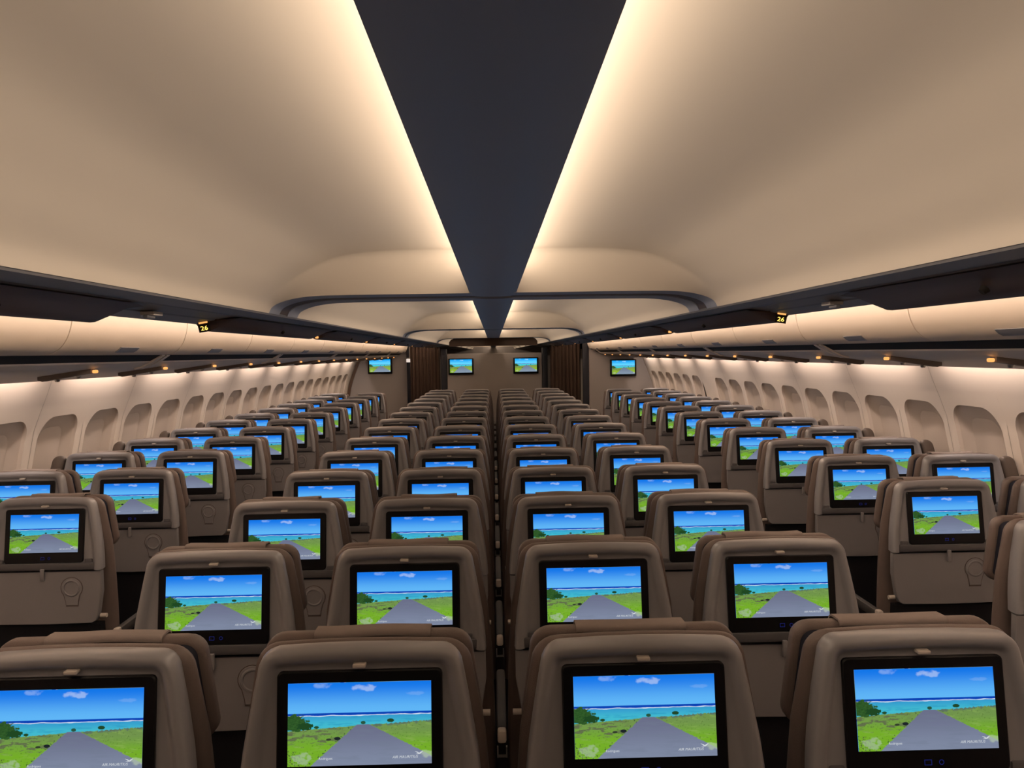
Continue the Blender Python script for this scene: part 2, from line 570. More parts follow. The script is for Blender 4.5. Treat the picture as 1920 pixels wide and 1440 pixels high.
# soffit rails either side of the canopy (the long dark strips)
SOF = [(.757, .147), (.760, .140), (.840, .136), (.844, .142), (.850, .134), (.905, .124), (.910, .130), (.916, .121), (.982, .110), (.990, .118),
       (.990, .208), (.984, .212), (.976, .208), (.972, .190), (.84, .190), (.82, .235), (.80, .235), (.775, .20)]  # hidden trough and lip shaped to cut aisle lamp light off lower bins
for sgn in (-1, 1):
    prof = [(sgn * x, CZ + z) for x, z in SOF]
    mb = MB().prism(prof, Y_BACK, Y_FAR - .2)
    link('soffit_rail', mb.data('soffit_rail', M_SOFFIT, angle=30), ceiling)
    # outer shell of the canopy and the ceiling above the aisle
    mb = MB().loft([[(sgn * x, y, CZ + z) for x, z in ((.80, .225), (.83, .34), (.90, .43), (1.02, .48), (1.25, .49), (1.42, .485), (1.52, .47),
                                                       (1.525, .49), (1.42, .505), (1.25, .51), (1.0, .50), (.86, .44), (.80, .35))]
                    for y in (Y_BACK, Y_FAR - .2)])
    side_name = 'left' if sgn < 0 else 'right'
    aisle = struct('ceiling_' + side_name, mb.data('aisle_ceiling', M_CEIL, angle=50), 'cream ceiling above the %s aisle' % side_name, 'ceiling')
    # strip lamp on top of the rail washing the bins
    y_end = (Y_LEFT if sgn < 0 else Y_RIGHT) - .1
    mb = MB().tube((sgn * .885, Y_BACK + .1, CZ + .205), (sgn * .885, y_end, CZ + .205), .012, 8)
    link('strip_lamp', mb.data('strip_lamp', E_LAMP), aisle)
    nl = 3
    ln = (y_end - Y_BACK - .2) / nl
    for i in range(nl):
        area('aisle light', (sgn * .885, Y_BACK + .1 + ln * (i + .5), CZ + .232), (sgn * 0.35, 0, 0.94), 0.06, ln, BIN_W * ln, WARM2)

# ------------------------------------------------------------------ sidewalls with windows
WX = [(0.0, 2.47), (.25, 2.55), (.55, 2.62), (.85, 2.645), (1.05, 2.63), (1.20, 2.595), (1.37, 2.535), (1.50, 2.482), (1.60, 2.445), (1.70, 2.405), (1.80, 2.37)]
WXS = spline([(z, x) for z, x in WX], 6)


def wall_x(z):
    return lerp_table(WXS, z)


def wall_pt(sgn, y, z, depth=0.0):
    x = wall_x(z)
    dx = (wall_x(z + .01) - wall_x(z - .01)) / .02
    n = Vector((1, 0, -dx)).normalized()
    return (sgn * (x + n.x * depth), y, z + n.z * depth)


WIN0, WINP = 4.576 - 0.21, 0.551            # first window centre, spacing
WZC, WHW, WHH = 1.100, 0.215, 0.275


def rrect(hw, hh, r, n=7):
    pts = []
    for cx, cy, a0 in ((hw - r, hh - r, 0), (-hw + r, hh - r, 90), (-hw + r, -hh + r, 180), (hw - r, -hh + r, 270)):
        for i in range(n + 1):
            a = math.radians(a0 + 90 * i / n)
            pts.append((cx + r * math.cos(a), cy + r * math.sin(a)))
    return pts


HOLE = rrect(WHW, WHH, .12, 8)
NH = len(HOLE)


def rect_ring(hw, z0, z1):
    """points on the cell border matching the hole points by direction"""
    out = []
    hh = (z1 - z0) / 2
    for i, (x, y) in enumerate(HOLE):
        if i % 9 == 4:
            out.append((math.copysign(hw, x), math.copysign(hh, y) + (z0 + z1) / 2))
            continue
        s = max(abs(x) / WHW, abs(y) / WHH)
        out.append((x / s / WHW * hw, y / s / WHH * hh + (z0 + z1) / 2))
    return out


def hole_fill(mb, sgn, yc, hw):
    z0, z1 = .74, 1.46
    outer = [wall_pt(sgn, yc + u, z) for u, z in rect_ring(hw, z0, z1)]
    mid = []
    for (u, z), (hx, hz) in zip(rect_ring(hw, z0, z1), HOLE):
        mid.append(wall_pt(sgn, yc + (u + hx) / 2, (z + hz + WZC) / 2))
    inner = [wall_pt(sgn, yc + u, z + WZC) for u, z in HOLE]
    mb.loft([outer, mid, inner], False, False)


def wall_strip(mb, sgn, ya, yb, z0, z1, n):
    zs = [z0 + (z1 - z0) * i / n for i in range(n + 1)]
    mb.loft([[wall_pt(sgn, ya, z) for z in zs], [wall_pt(sgn, yb, z) for z in zs]], False, False, closed=False)


n_win = 0
for sgn, side, y_end in ((-1, 'left', Y_LEFT), (1, 'right', Y_RIGHT)):
    zs = [1.74 * i / 24 for i in range(25)]
    mb = MB().loft([[wall_pt(sgn, y, z, .085) for z in zs] + [wall_pt(sgn, y, z, .115) for z in reversed(zs)] for y in (Y_BACK, Y_FAR)])
    wall = struct('wall_' + side, mb.data('wall_' + side, M_BACKING), 'cream curved cabin sidewall with closed window shades on the ' + side, 'wall')
    # panels of two windows each
    first = -9
    last = int((y_end - WIN0) / WINP)
    missing = {10} if sgn > 0 else set()
    k = first
    n_side = 0
    while k <= last + 1:
        yc0 = WIN0 + WINP * k
        pa, pb = yc0 - WINP / 2, yc0 + WINP * 1.5
        pb_real = min(pb, y_end)
        if pa >= y_end - .05 or pb < Y_BACK + .2:
            k += 2
            continue
        mb = MB()
        g = .0015
        ya, yb = pa + g, pb_real - g
        wall_strip(mb, sgn, ya, yb, 0, .74, 8)
        wall_strip(mb, sgn, ya, yb, 1.46, 1.78, 5)
        for j in (0, 1):
            yc = yc0 + WINP * j
            if yc + WINP / 2 > y_end + .01 or (k + j) in missing or k + j < (0 if sgn < 0 else -1):
                lo = max(ya, yc - WINP / 2 + (g if j == 0 else 0))
                hi = min(yb, yc + WINP / 2)
                if hi > lo:
                    wall_strip(mb, sgn, lo, hi, .74, 1.46, 10)
                continue
            # cell: hole in the middle, slim margins at the panel joint
            hw = WINP / 2 - g
            hole_fill(mb, sgn, yc, hw)
            inner_edge = yc + hw if j == 0 else yc - hw
            wall_strip(mb, sgn, min(inner_edge, yc0 + WINP / 2), max(inner_edge, yc0 + WINP / 2), .74, 1.46, 10)
            # window reveal and shade
            n_win += 1
            n_side += 1
            rings = []
            for ins, dep, r in ((0, 0, .12), (.002, .010, .119), (.008, .018, .116), (.030, .026, .10), (.055, .034, .09), (.080, .040, .08), (.088, .044, .075)):
                rings.append([wall_pt(sgn, yc + u, z + WZC, dep) for u, z in rrect(WHW - ins, WHH - ins, r, 8)])
            wb = MB().loft(rings, False, False)
            w = struct('window_%d' % n_win, wb.data('window_reveal', M_REVEAL, angle=30),
                       '%s cabin window from the camera on the %s wall, shade closed' % (ORD[n_side - 1], side), 'window')
            pts = rrect(WHW - .082, WHH - .082, .08)
            sb = MB()
            f0 = [wall_pt(sgn, yc + u, z + WZC, .041) for u, z in pts]
            f1 = [wall_pt(sgn, yc + u, z + WZC, .047) for u, z in pts]
            sb.loft([f0, f1])
            sh = link('window_shade', sb.data('window_shade', M_SHADE, angle=30), w)
            hb = MB()
            a, b = -.05, .05
            q = [wall_pt(sgn, yc + u, WZC - WHH + .105 + dz, d) for d in (.034, .044) for u, dz in ((a, 0), (b, 0), (b, .014), (a, .014))]
            hb.loft([q[:4], q[4:]])
            link('shade_handle', hb.data('shade_handle', M_PIN, angle=30), sh)
        link('wall_panel', mb.data('wall_panel', M_WALL, angle=40), wall)
        # wash lamp of this panel, in the slot above the sidewall
        ln = pb_real - pa - .30
        if ln > .2:
            yc = (pa + pb_real) / 2
            mb = MB().tube((sgn * 2.33, yc - ln / 2, CZ + .012), (sgn * 2.33, yc + ln / 2, CZ + .012), .007, 8)
            link('wash_lamp', mb.data('wash_lamp', E_LAMP), wall)
            area('sidewall light', (sgn * 2.335, yc, CZ + .0), (sgn * 0.25, 0, -0.97), 0.03, ln, WALL_W * ln, WARM2)
        k += 2

# ------------------------------------------------------------------ bulkheads, curtains, far walls
struct('wall_back', MB().box(-2.8, 2.8, Y_BACK - .06, Y_BACK, 0, 2.3).data('wall_back', M_BULK), 'taupe partition behind the camera', 'wall')
struct('wall_far', MB().box(-2.8, 2.8, Y_FAR, Y_FAR + .06, 0, 2.3).data('wall_far', M_BULK), 'far end wall of the forward cabin', 'wall')
struct('wall_front_centre', MB().rbox(-.80, .82, Y_CENTRE, Y_CENTRE + .10, 0.0, 1.695, .012).data('wall_front', M_BULK),
       'low taupe class divider behind the last centre row, two monitors on it', 'wall')


def side_bulkhead(sgn, y, xin):
    zs = [1.86 * i / 20 for i in range(21)]
    pts = [(sgn * xin, 0.0)] + [(sgn * (wall_x(z) - .004), z) for z in zs if z <= 1.70] + [(sgn * 2.38, 1.86), (sgn * xin, 1.86)]
    return MB().prism(pts, y, y + .08)


struct('wall_front_left', side_bulkhead(-1, Y_LEFT, 1.56).data('wall_front', M_BULK, angle=20), 'taupe bulkhead closing the left seat block', 'wall')
struct('wall_front_right', side_bulkhead(1, Y_RIGHT, 1.56).data('wall_front', M_BULK, angle=20), 'taupe bulkhead closing the right seat block', 'wall')
pts = []
for i in range(12):
    z = .9 + .8 * i / 11
    pts.append((-(wall_x(z) - .008), z))
tb = MB().loft([[(x, Y_LEFT - .03, z) for x, z in pts] + [(x + .05, Y_LEFT - .03, z) for x, z in reversed(pts)],
                [(x, Y_LEFT - .004, z) for x, z in pts] + [(x + .05, Y_LEFT - .004, z) for x, z in reversed(pts)]])
struct('trim_1', tb.data('trim', M_POD, angle=30), 'dark curved edge trim where left bulkhead meets sidewall', 'trim')
struct('trim_2', MB().rbox(-.90, -.806, Y_CENTRE - .02, Y_CENTRE + .08, 0, 1.78, .01).data('trim', M_POST), 'dark post left of centre divider', 'trim')
struct('trim_3', MB().rbox(.826, .92, Y_CENTRE - .02, Y_CENTRE + .08, 0, 1.78, .01).data('trim', M_POST), 'dark post right of centre divider', 'trim')
struct('trim_4', MB().rbox(-1.555, -1.46, Y_LEFT - .06, Y_LEFT + .05, 0, 1.95, .01).data('trim', M_POST), 'dark post at inner edge of left bulkhead', 'trim')
struct('trim_5', MB().rbox(1.46, 1.555, Y_RIGHT - .02, Y_RIGHT + .08, 0, 1.95, .01).data('trim', M_POST), 'dark post at inner edge of right bulkhead', 'trim')


def curtain(x0, x1, y, z1, label):
    n = int((x1 - x0) / .008)
    fr, bk = [], []
    for i in range(n + 1):
        x = x0 + (x1 - x0) * i / n
        d = .022 * math.sin(i * .008 / .062 * 2 * math.pi) + .006 * math.sin(i * .21)
        fr.append((x, y + d))
        bk.append((x, y + d + .006))
    out = fr + bk[::-1]
    mb = MB().loft([[(x, yy, z) for x, yy in out] for z in (.02, .7, 1.3, z1)])
    o = link('curtain', mb.data('curtain', M_CURTAIN, angle=80))
    tag(o, label, 'curtain', 'aisle curtains')
    hb = MB().tube((x0 - .01, y, z1 + .012), (x1 + .01, y, z1 + .012), .010, 8)
    link('curtain_rail', hb.data('curtain_rail', M_METAL), o)


curtain(-1.44, -.93, Y_CENTRE + .12, 1.90, 'dark brown pleated curtain drawn across the left aisle')
curtain(.94, 1.45, Y_CENTRE - .35, 1.90, 'dark brown pleated curtain drawn across the right aisle')

sg = link('hanging_sign', MB().rbox(-.06, .06, -.012, .012, -.03, .03, .006).data('hanging_sign', E_SIGNWHITE), None, (-1.495, Y_LEFT - .12, 1.588))
tag(sg, 'small white lit sign hanging at the left aisle curtain', 'sign')
link('sign_bracket', MB().box(-.05, .05, -.006, .006, .032, .05).box(-.004, .004, -.004, .004, .05, .30).data('sign_bracket', M_METAL), sg)


def picture_slab(name, hw, z0, z1, yf, mat, thick=.002):
    """thin lit panel facing -y with a UV-mapped front"""
    v = [(-hw, yf(z0), z0), (hw, yf(z0), z0), (hw, yf(z1), z1), (-hw, yf(z1), z1)]
    v += [(x, y + thick, z) for x, y, z in v]
    f = [(0, 1, 2, 3), (7, 6, 5, 4), (0, 4, 5, 1), (1, 5, 6, 2), (2, 6, 7, 3), (3, 7, 4, 0)]
    me = bpy.data.meshes.new(name)
    me.from_pydata(v, [], f)
    uv = me.uv_layers.new(name='UVMap')
    for li, c in zip(range(4), ((0, 0), (1, 0), (1, 1), (0, 1))):
        uv.data[li].uv = c
    me.materials.append(mat)
    me.update()
    return me


MON_F = MB().rbox(-.215, .215, -.045, 0, -.145, .130, .008).data('monitor_frame', M_BEZEL)
MON_S = picture_slab('screen', .187, -.112, .112, lambda z: -.0472, E_WALLSCREEN)
for x, y, z, lb in ((-2.035, Y_LEFT - .002, 1.503, 'flat wall monitor on the left side bulkhead'),
                    (-.562, Y_CENTRE - .002, 1.485, 'left one of two flat monitors on the centre divider'),
                    (.545, Y_CENTRE - .002, 1.485, 'right one of two flat monitors on the centre divider'),
                    (2.12, Y_RIGHT - .002, 1.43, 'flat wall monitor on the right side bulkhead')):
    t = link('wall_monitor', None, None, (x, y, z))
    tag(t, lb, 'monitor', 'bulkhead monitors')
    link('monitor_frame', MON_F, t)
    link('screen', MON_S, t)

# ------------------------------------------------------------------ outer overhead bins
BINP = spline([(1.655, .016), (1.620, .021), (1.586, .036), (1.560, .064), (1.542, .102), (1.531, .150), (1.529, .200), (1.548, .270), (1.595, .335), (1.665, .390)], 3)
BIN0, BINL = 3.05, 1.13


def bin_parts(sgn, ln):
    g = .004
    door = BINP
    inner = [(x + .02, z + .003) for x, z in BINP]
    rings = [[(sgn * x, y, CZ + z) for x, z in door + inner[::-1]] for y in (g, ln - g)]
    d = MB().loft(rings).data('bin_door', M_BIN, angle=50)
    body = [(1.655, .022), (2.27, -.02), (2.27, .52), (1.536, .52), (1.536, .485), (1.60, .455), (1.675, .415), (1.67, .38), (1.61, .335), (1.568, .27), (1.553, .20), (1.556, .15), (1.568, .105), (1.588, .070), (1.612, .045)]
    b = MB().prism([(sgn * x, CZ + z) for x, z in body], g * 2, ln - g * 2).data('bin_body', M_BIN, angle=40)
    lp = [(1.600, .0315), (1.586, .038), (1.572, .0515), (1.577, .056), (1.591, .043), (1.603, .036)]
    lp = [(x - .004, z - .004) for x, z in lp[:3]] + lp[3:]
    l = MB().prism([(sgn * x, CZ + z) for x, z in lp], ln / 2 - .09, ln / 2 + .09).data('bin_latch', M_LATCH, angle=30)
    return b, d, l


for sgn, side, y_end in ((-1, 'left', Y_LEFT), (1, 'right', Y_RIGHT)):
    full = bin_parts(sgn, BINL)
    k = -3
    cnt = 0
    while True:
        y0 = BIN0 + BINL * k
        if y0 > y_end - .25:
            break
        ln = min(BINL, y_end - .02 - y0)
        parts = full if ln > BINL - .001 else bin_parts(sgn, ln)
        if y0 + ln > -.4:
            t = link('overhead_bin', None, None, (0, y0, 0))
            where = '%s from the camera' % ORD[max(cnt, 0)] if k >= -1 else ('just outside the near picture edge' if k == -2 else 'abreast of the camera')
            tag(t, 'closed cream overhead bin over the %s window seats, %s' % (side, where), 'overhead bin', 'outer overhead bins')
            for nm, me in zip(('bin_body', 'bin_door', 'bin_latch'), parts):
                link(nm, me, t)
            cnt += 1 if k >= -1 else 0
        k += 1

# ------------------------------------------------------------------ service rails above the window seats
for sgn, side, y_end in ((-1, 'left', Y_LEFT), (1, 'right', Y_RIGHT)):
    pr = [(1.698, -.013), (1.704, -.020), (1.735, -.034), (1.745, -.040), (1.95, -.068), (2.15, -.094), (2.27, -.106), (2.305, -.107), (2.305, -.095),
          (2.28, -.06), (1.75, .004)]
    mb = MB().prism([(sgn * x, CZ + z) for x, z in pr], Y_BACK + .02, y_end - .02)
    rail = struct('trim_%d' % (6 if sgn < 0 else 7), mb.data('service_rail', M_PSU, angle=25),
                  'pale grey service rail under the %s overhead bins' % side, 'trim')
    # dark slot under the bins
    sl = [(1.646, .016), (1.700, -.014), (1.76, -.008), (1.76, .006)]
    mb = MB().prism([(sgn * x, CZ + z) for x, z in sl], Y_BACK + .02, y_end - .02)
    link('bin_slot', mb.data('bin_slot', M_DARK, angle=30), rail)
    # pale dividers crossing the slot at every second bin joint
    k = -3
    while BIN0 + BINL * k < y_end - .3:
        y = BIN0 + BINL * k
        if (k % 2) and y > Y_BACK + .1:
            dv = spline([(1.640, .016), (1.66, .004), (1.69, -.016), (1.74, -.040), (1.78, -.050)], 3)
            out = [(x, z - .004) for x, z in dv] + [(x, z + .010) for x, z in reversed(dv)]
            mb = MB().prism([(sgn * x, CZ + z) for x, z in out], y - .05, y - .012).prism([(sgn * x, CZ + z) for x, z in out], y + .012, y + .05)
            link('slot_divider', mb.data('slot_divider', M_PSU, angle=40), rail)
        k += 1
    # one service unit per row: dark inset, lamps, amber row marker
    mb_in = MB().loft([[(sgn * x, y, z + dz) for x, z in ((1.755, -.060), (1.93, -.088), (1.965, -.094), (1.985, -.088), (1.985, -.070), (1.755, -.034))]
                       for y, dz in ((-.02, 0), (.02, 0))])
    me_in = mb_in.data('dark_inset', M_PSUDARK, angle=30)
    mb_mk = MB().rbox(sgn * 1.740 - .0085, sgn * 1.740 + .0085, -.024, .004, -.060, -.046, .005)
    me_mk = mb_mk.data('row_marker', E_AMBER)
    me_nz = MB().tube((0, 0, .004), (0, 0, -.006), .013, 10, .009).data('air_nozzle', M_METAL)
    k = 0 if sgn < 0 else -1
    cnt = 0
    while True:
        y = 3.66 + PITCH_Y * k
        if y > y_end - .3:
            break
        t = link('service_unit', None, None, (0, y, CZ))
        tag(t, 'service unit with glowing amber marker, %s row from the camera above the %s windows' % (ORD[cnt], side), 'service unit',
            'service units over the window seats')
        link('dark_inset', me_in, t)
        link('row_marker', me_mk, t)
        if k < 4:
            for q in range(2):
                x = 1.82 + .09 * q
                link('air_nozzle', me_nz, t, (sgn * x, 0, -.066 - (x - 1.75) * .15))
        cnt += 1
        k += 1

# ------------------------------------------------------------------ dark service pods under the centre soffit rails
tv, tf, tw = text_mesh('26', .023)


def pod(sgn, y0, y1, label, sign):
    t = link('service_pod', None, None, (0, y0, 0))
    tag(t, label, 'service pod', 'dark service pods under the centre rails')
    ln = y1 - y0
    prof = [(.845, .130), (.905, .104), (.945, .088), (.958, .087), (.975, .094), (.985, .106), (.985, .118), (.92, .126)]
    rings = []
    for y, s in ((0, .25), (.035, 1.0), (ln - .035, 1.0), (ln, .25)):
        rings.append([(sgn * x, y, CZ + .124 + (z - .124) * s) for x, z in prof])
    link('pod_housing', MB().loft(rings).data('pod_housing', M_POD, angle=25), t)
    knob = MB().tube((sgn * .90, ln * .5, CZ + .104), (sgn * .893, ln * .5, CZ + .097), .010, 10, .007)
    link('pod_knob', knob.data('pod_knob', M_DARK), t)
    if sign:
        # sloping end face that carries the row number
        c = Vector((sgn * .950, -.002, CZ + .1035))
        nrm = Vector((-sgn * .30, -.80, -.52)).normalized()
        ux = Vector((1, 0, 0)) - nrm * nrm.x
        ux.normalize()
        uy = nrm.cross(ux) * -1
        if uy.z < 0:
            uy = -uy

        def pl(u, v, d):
            return c + ux * u + uy * v + nrm * d
        q = [(-.018, -.016), (.018, -.016), (.018, .014), (-.018, .014)]
        mb = MB().loft([[pl(u, v, .0) for u, v in q], [pl(u, v, .012) for u, v in q]])
        p = link('sign_plate', mb.data('sign_plate', M_DARK, angle=30), t)
        mb = MB().add([pl(x - tw / 2, y - .0085, .0135) for x, y in tv], tf)
        link('row_number', mb.data('row_number', E_DIGIT, smooth=False, recalc=False), p)
        mb = MB().loft([[pl(u * .9, v, .002) for u, v in ((-.015, .015), (.015, .015), (.015, .020), (-.015, .020))],
                        [pl(u * .9, v, .010) for u, v in ((-.015, .015), (.015, .015), (.015, .020), (-.015, .020))]])
        link('sign_glow', mb.data('sign_glow', E_AMBER, angle=30), p)
    return t


for sgn, side in ((-1, 'left'), (1, 'right')):
    pod(sgn, 1.0, 2.02, 'nearest dark service pod, blank end, under the %s soffit rail' % side, False)
    edges = [2.74, 4.45, 6.17, 7.89, 9.61, 11.33, 13.05]
    for i, (a, b) in enumerate(zip(edges, edges[1:])):
        if i == 0:
            pod(sgn, a, b - .10, 'dark service pod with glowing number 26 under the %s soffit rail' % side, True)
        else:
            t = pod(sgn, a, b - .10, 'dark service pod under the %s rail, %s beyond the numbered one' % (side, ORD[i - 1]), False)
            mk = MB().rbox(sgn * .945 - .008, sgn * .945 + .008, -.010, .006, CZ + .092, CZ + .104, .003)
            link('row_marker', mk.data('row_marker', E_AMBER), t)
    # small fold-away latch plates in the gap
    t = link('rail_hook', None, None, (sgn * .90, 2.20, CZ + .116))
    tag(t, 'small pale hook plate beside the nearest dark pod, %s rail' % side, 'hook')
    link('hook_plate', MB().rbox(-.018, .018, -.03, .03, -.004, .006, .002).data('hook_plate', M_PSU), t)
    link('hook', MB().rbox(-.006, .006, -.04, .01, -.012, -.003, .002).data('hook', M_LATCH), t)

# ================================================================== seats
HW = [(.45, .232), (.70, .230), (.885, .2235), (.957, .219), (1.06, .2015), (1.13, .188), (1.18, .180)]


def hw(z):
    return lerp_table(HW, z)


def tilt(z):
    return (z - 1.098) * .145


def outline(zb, zt, r, inset=0.0, extra=0.0, crown=.004, nside=5, narc=6):
    half = []
    r2 = max(r - inset * .7, .008)
    top = zt - inset
    for i in range(nside + 1):
        z = zb + (top - r2 - zb) * i / nside
        half.append((hw(z) + extra - inset, z))
    cx = half[-1][0] - r2
    slope = (hw(top) - hw(top - r2)) * .5
    for i in range(1, narc + 1):
        a = math.pi / 2 * i / narc
        half.append((cx + r2 * math.cos(a) + slope * math.sin(a), top - r2 + r2 * math.sin(a)))
    half.append((half[-1][0] * .5, top + crown * .75))
    pts = [(-x, z) for x, z in half] + [(0, top + crown)] + [(x, z) for x, z in reversed(half)]
    return pts


def lay(pts, y, use_tilt=True):
    return [(x, y + (tilt(z) if use_tilt else 0), z) for x, z in pts]


# back shell: raised rounded rim around a recessed face
mb = MB()
mb.loft([lay(outline(.884, 1.158, .036, i), y) for y, i in ((.042, .006), (.016, 0.0), (-.002, .0015), (-.010, .005), (-.0125, .011), (-.012, .018), (-.009, .024),
                                                        (-.002, .030), (.0015, .034), (.002, .042))])
S_SHELL = mb.data('back_shell', M_SHELL, angle=50)

# monitor housing and picture
BZ0, BZ1, SZ0, SZ1 = .913, 1.118, .953, 1.098


def slab(pts, y0, y1, bevel=.0):
    rings = [lay(pts, y1), lay(pts, y0 + bevel)]
    if bevel:
        cxm = sum(p[0] for p in pts) / len(pts)
        czm = sum(p[1] for p in pts) / len(pts)
        rings.append(lay([(cxm + (x - cxm) * .985, czm + (z - czm) * .98) for x, z in pts], y0))
    return MB().loft(rings)


S_BEZEL = slab([(x, z + (BZ0 + BZ1) / 2) for x, z in rrect(.152, (BZ1 - BZ0) / 2, .010, 4)], -.006, .012, .002).data('monitor', M_BEZEL, angle=30)
S_SCREEN = picture_slab('screen', .1312, SZ0, SZ1, lambda z: tilt(z) - .0072, E_SCREEN, .001)

# picture captions (flat print on the lit screen)
CAPS = []
for body, size, x0, z0, sh in (('AIR MAURITIUS', .0068, .0595, .9635, .25), ('Rodrigues', .0062, -.074, .9640, .0)):
    v2, f2, w2 = text_mesh(body, size, sh)
    cap = MB().add([(x0 + x, tilt(z0 + y) - .0077, z0 + y) for x, y in v2], f2)
    CAPS.append(cap.data('screen_caption', E_CAPTION, smooth=False, recalc=False))
bird = [(.1005, .9752), (.1060, .9738), (.1085, .9718), (.1110, .9738), (.1160, .9755), (.1125, .9718), (.1100, .9700), (.1010, .9697), (.1065, .9712)]
cap = MB().add([(x, tilt(z) - .0077, z) for x, z in bird], [(0, 1, 2), (2, 3, 4, 5), (2, 5, 6), (2, 6, 7, 8), (0, 2, 8)])
S_BIRD = cap.data('bird_emblem', E_CAPTION, smooth=False, recalc=False)

ic = MB()
zi = .931
for x0, x1, z0, z1 in ((-.010, .004, zi - .005, zi - .0038), (-.010, .004, zi + .0038, zi + .005), (-.010, -.0088, zi - .005, zi + .005),
                       (.0028, .004, zi - .005, zi + .005)):
    ic.add([(x0, tilt(z0) - .0072, z0), (x1, tilt(z0) - .0072, z0), (x1, tilt(z1) - .0072, z1), (x0, tilt(z1) - .0072, z1)], [(0, 1, 2, 3)])
ring = []
for r in (.0048, .0036):
    for i in range(14):
        a = 2 * math.pi * i / 14
        ring.append((.022 + r * math.cos(a), zi + r * math.sin(a)))
ic.add([(x, tilt(z) - .0072, z) for x, z in ring], [(i, (i + 1) % 14, 14 + (i + 1) % 14, 14 + i) for i in range(14)])
S_ICONS = ic.data('bezel_icons', E_ICON, smooth=False, recalc=False)

S_HOOK = MB().rbox(-.012, .012, -.012, .010, 1.1255, 1.1325, .002).data('coat_hook', M_PIN)
# ledge between monitor and tray with a stepped end on each side
lg = MB().rbox(-.205, .205, tilt(.9) - .0075, tilt(.9) + .02, .8845, .9125, .004)
for s in (-1, 1):
    lg.rbox(min(s * .156, s * .186), max(s * .156, s * .186), tilt(.91) - .003, tilt(.91) + .02, .900, .926, .004)
S_LEDGE = lg.data('ledge', M_LEDGE)

# tray table: tapered plate with rounded lower corners
TP = [(-.221, .880), (-.2215, .80), (-.206, .705), (-.196, .684), (-.180, .676), (0, .673), (.180, .676), (.196, .684), (.206, .705), (.2215, .80), (.221, .880)]
YT = -.036
mb = MB().loft([[(x, YT + .024, z) for x, z in TP], [(x, YT + .003, z) for x, z in TP],
                [(x * .985, YT, .778 + (z - .778) * .985) for x, z in TP]])
S_TRAY = mb.data('tray_table', M_TRAY, angle=30)


def keyhole(s=1.0):
    pts = []
    r = .040 * s
    for i in range(17):
        a = math.radians(-40 + 260 * i / 16)
        pts.append((r * math.cos(a), r * math.sin(a)))
    pts += [(-.024 * s, -.052 * s), (-.022 * s, -.068 * s), (.022 * s, -.068 * s), (.024 * s, -.052 * s)]
    return pts


KX, KZ = .108, .815
mb = MB().loft([[(KX + x, YT + .001, KZ + z) for x, z in keyhole(1.07)], [(KX + x, YT - .0012, KZ + z) for x, z in keyhole(1.07)]])
S_CUPG = mb.data('cup_holder_groove', M_GROOVE, angle=30)
mb = MB().loft([[(KX + x, YT - .001, KZ + z) for x, z in keyhole(1.0)], [(KX + x, YT - .0035, KZ + z) for x, z in keyhole(.97)]])
rg = []
for r, d in ((.034, -.0035), (.031, -.0065), (.028, -.0068), (.0255, -.004)):
    rg.append([(KX + r * math.cos(2 * math.pi * i / 20), YT + d, KZ + r * math.sin(2 * math.pi * i / 20)) for i in range(20)])
mb.loft(rg, False, False)
S_CUP = mb.data('cup_holder', M_TRAY, angle=35)
S_TLATCH = MB().rbox(-.007, .007, YT - .012, YT + .0, .846, .892, .003).data('tray_latch', M_TRAY)
S_PIN = MB().tube((-.012, 0, 0), (.012, 0, 0), .0085, 12).data('pivot_pin', M_PIN, angle=40)

# dark pocket under the tray
pk = [(-.195, .37), (-.205, .50), (-.200, .664), (.200, .664), (.205, .50), (.195, .37)]
mb = MB().loft([[(x, .030, z) for x, z in pk], [(x, -.012 - (.02 if z < .6 else 0), z) for x, z in pk]])
S_POCKET = mb.data('literature_pocket', M_BLACK, angle=30)

# backrest cushion behind the shell
mb = MB()
mb.loft([lay(outline(.46, 1.1565, .046, i, .014), y, False) for y, i in ((.034, .022), (.038, .008), (.046, .001), (.056, .0), (.066, .004), (.074, .016))])
S_BACK = mb.data('backrest', M_LEATHER, angle=60)


def head_outline(ins=0.0):
    zb, zt, n = .945, 1.152, 6
    pts = []
    def H(z):
        return .2005 + (1.150 - z) * .135
    rb, rt = .035, .042
    for cxs, cz, r, a0 in ((1, zt - rt, rt, 0), (-1, zt - rt, rt, 90), (-1, zb + rb, rb, 180), (1, zb + rb, rb, 270)):
        for i in range(n + 1):
            a = math.radians(a0 + 90 * i / n)
            z = cz + (r - ins) * math.sin(a)
            pts.append((cxs * (H(cz) - r) + (r - ins) * math.cos(a), z))
    return pts


mb = MB().loft([lay(head_outline(i), y, False) for y, i in ((.102, .012), (.105, .003), (.112, .0), (.128, .0), (.144, .006), (.152, .02))])
S_HEAD = mb.data('headrest', M_LEATHER, angle=60)
mb = MB().loft([lay(head_outline(.014), y, False) for y in (.075, .103)])
S_HBACK = mb.data('headrest_backing', M_NAVY, angle=60)


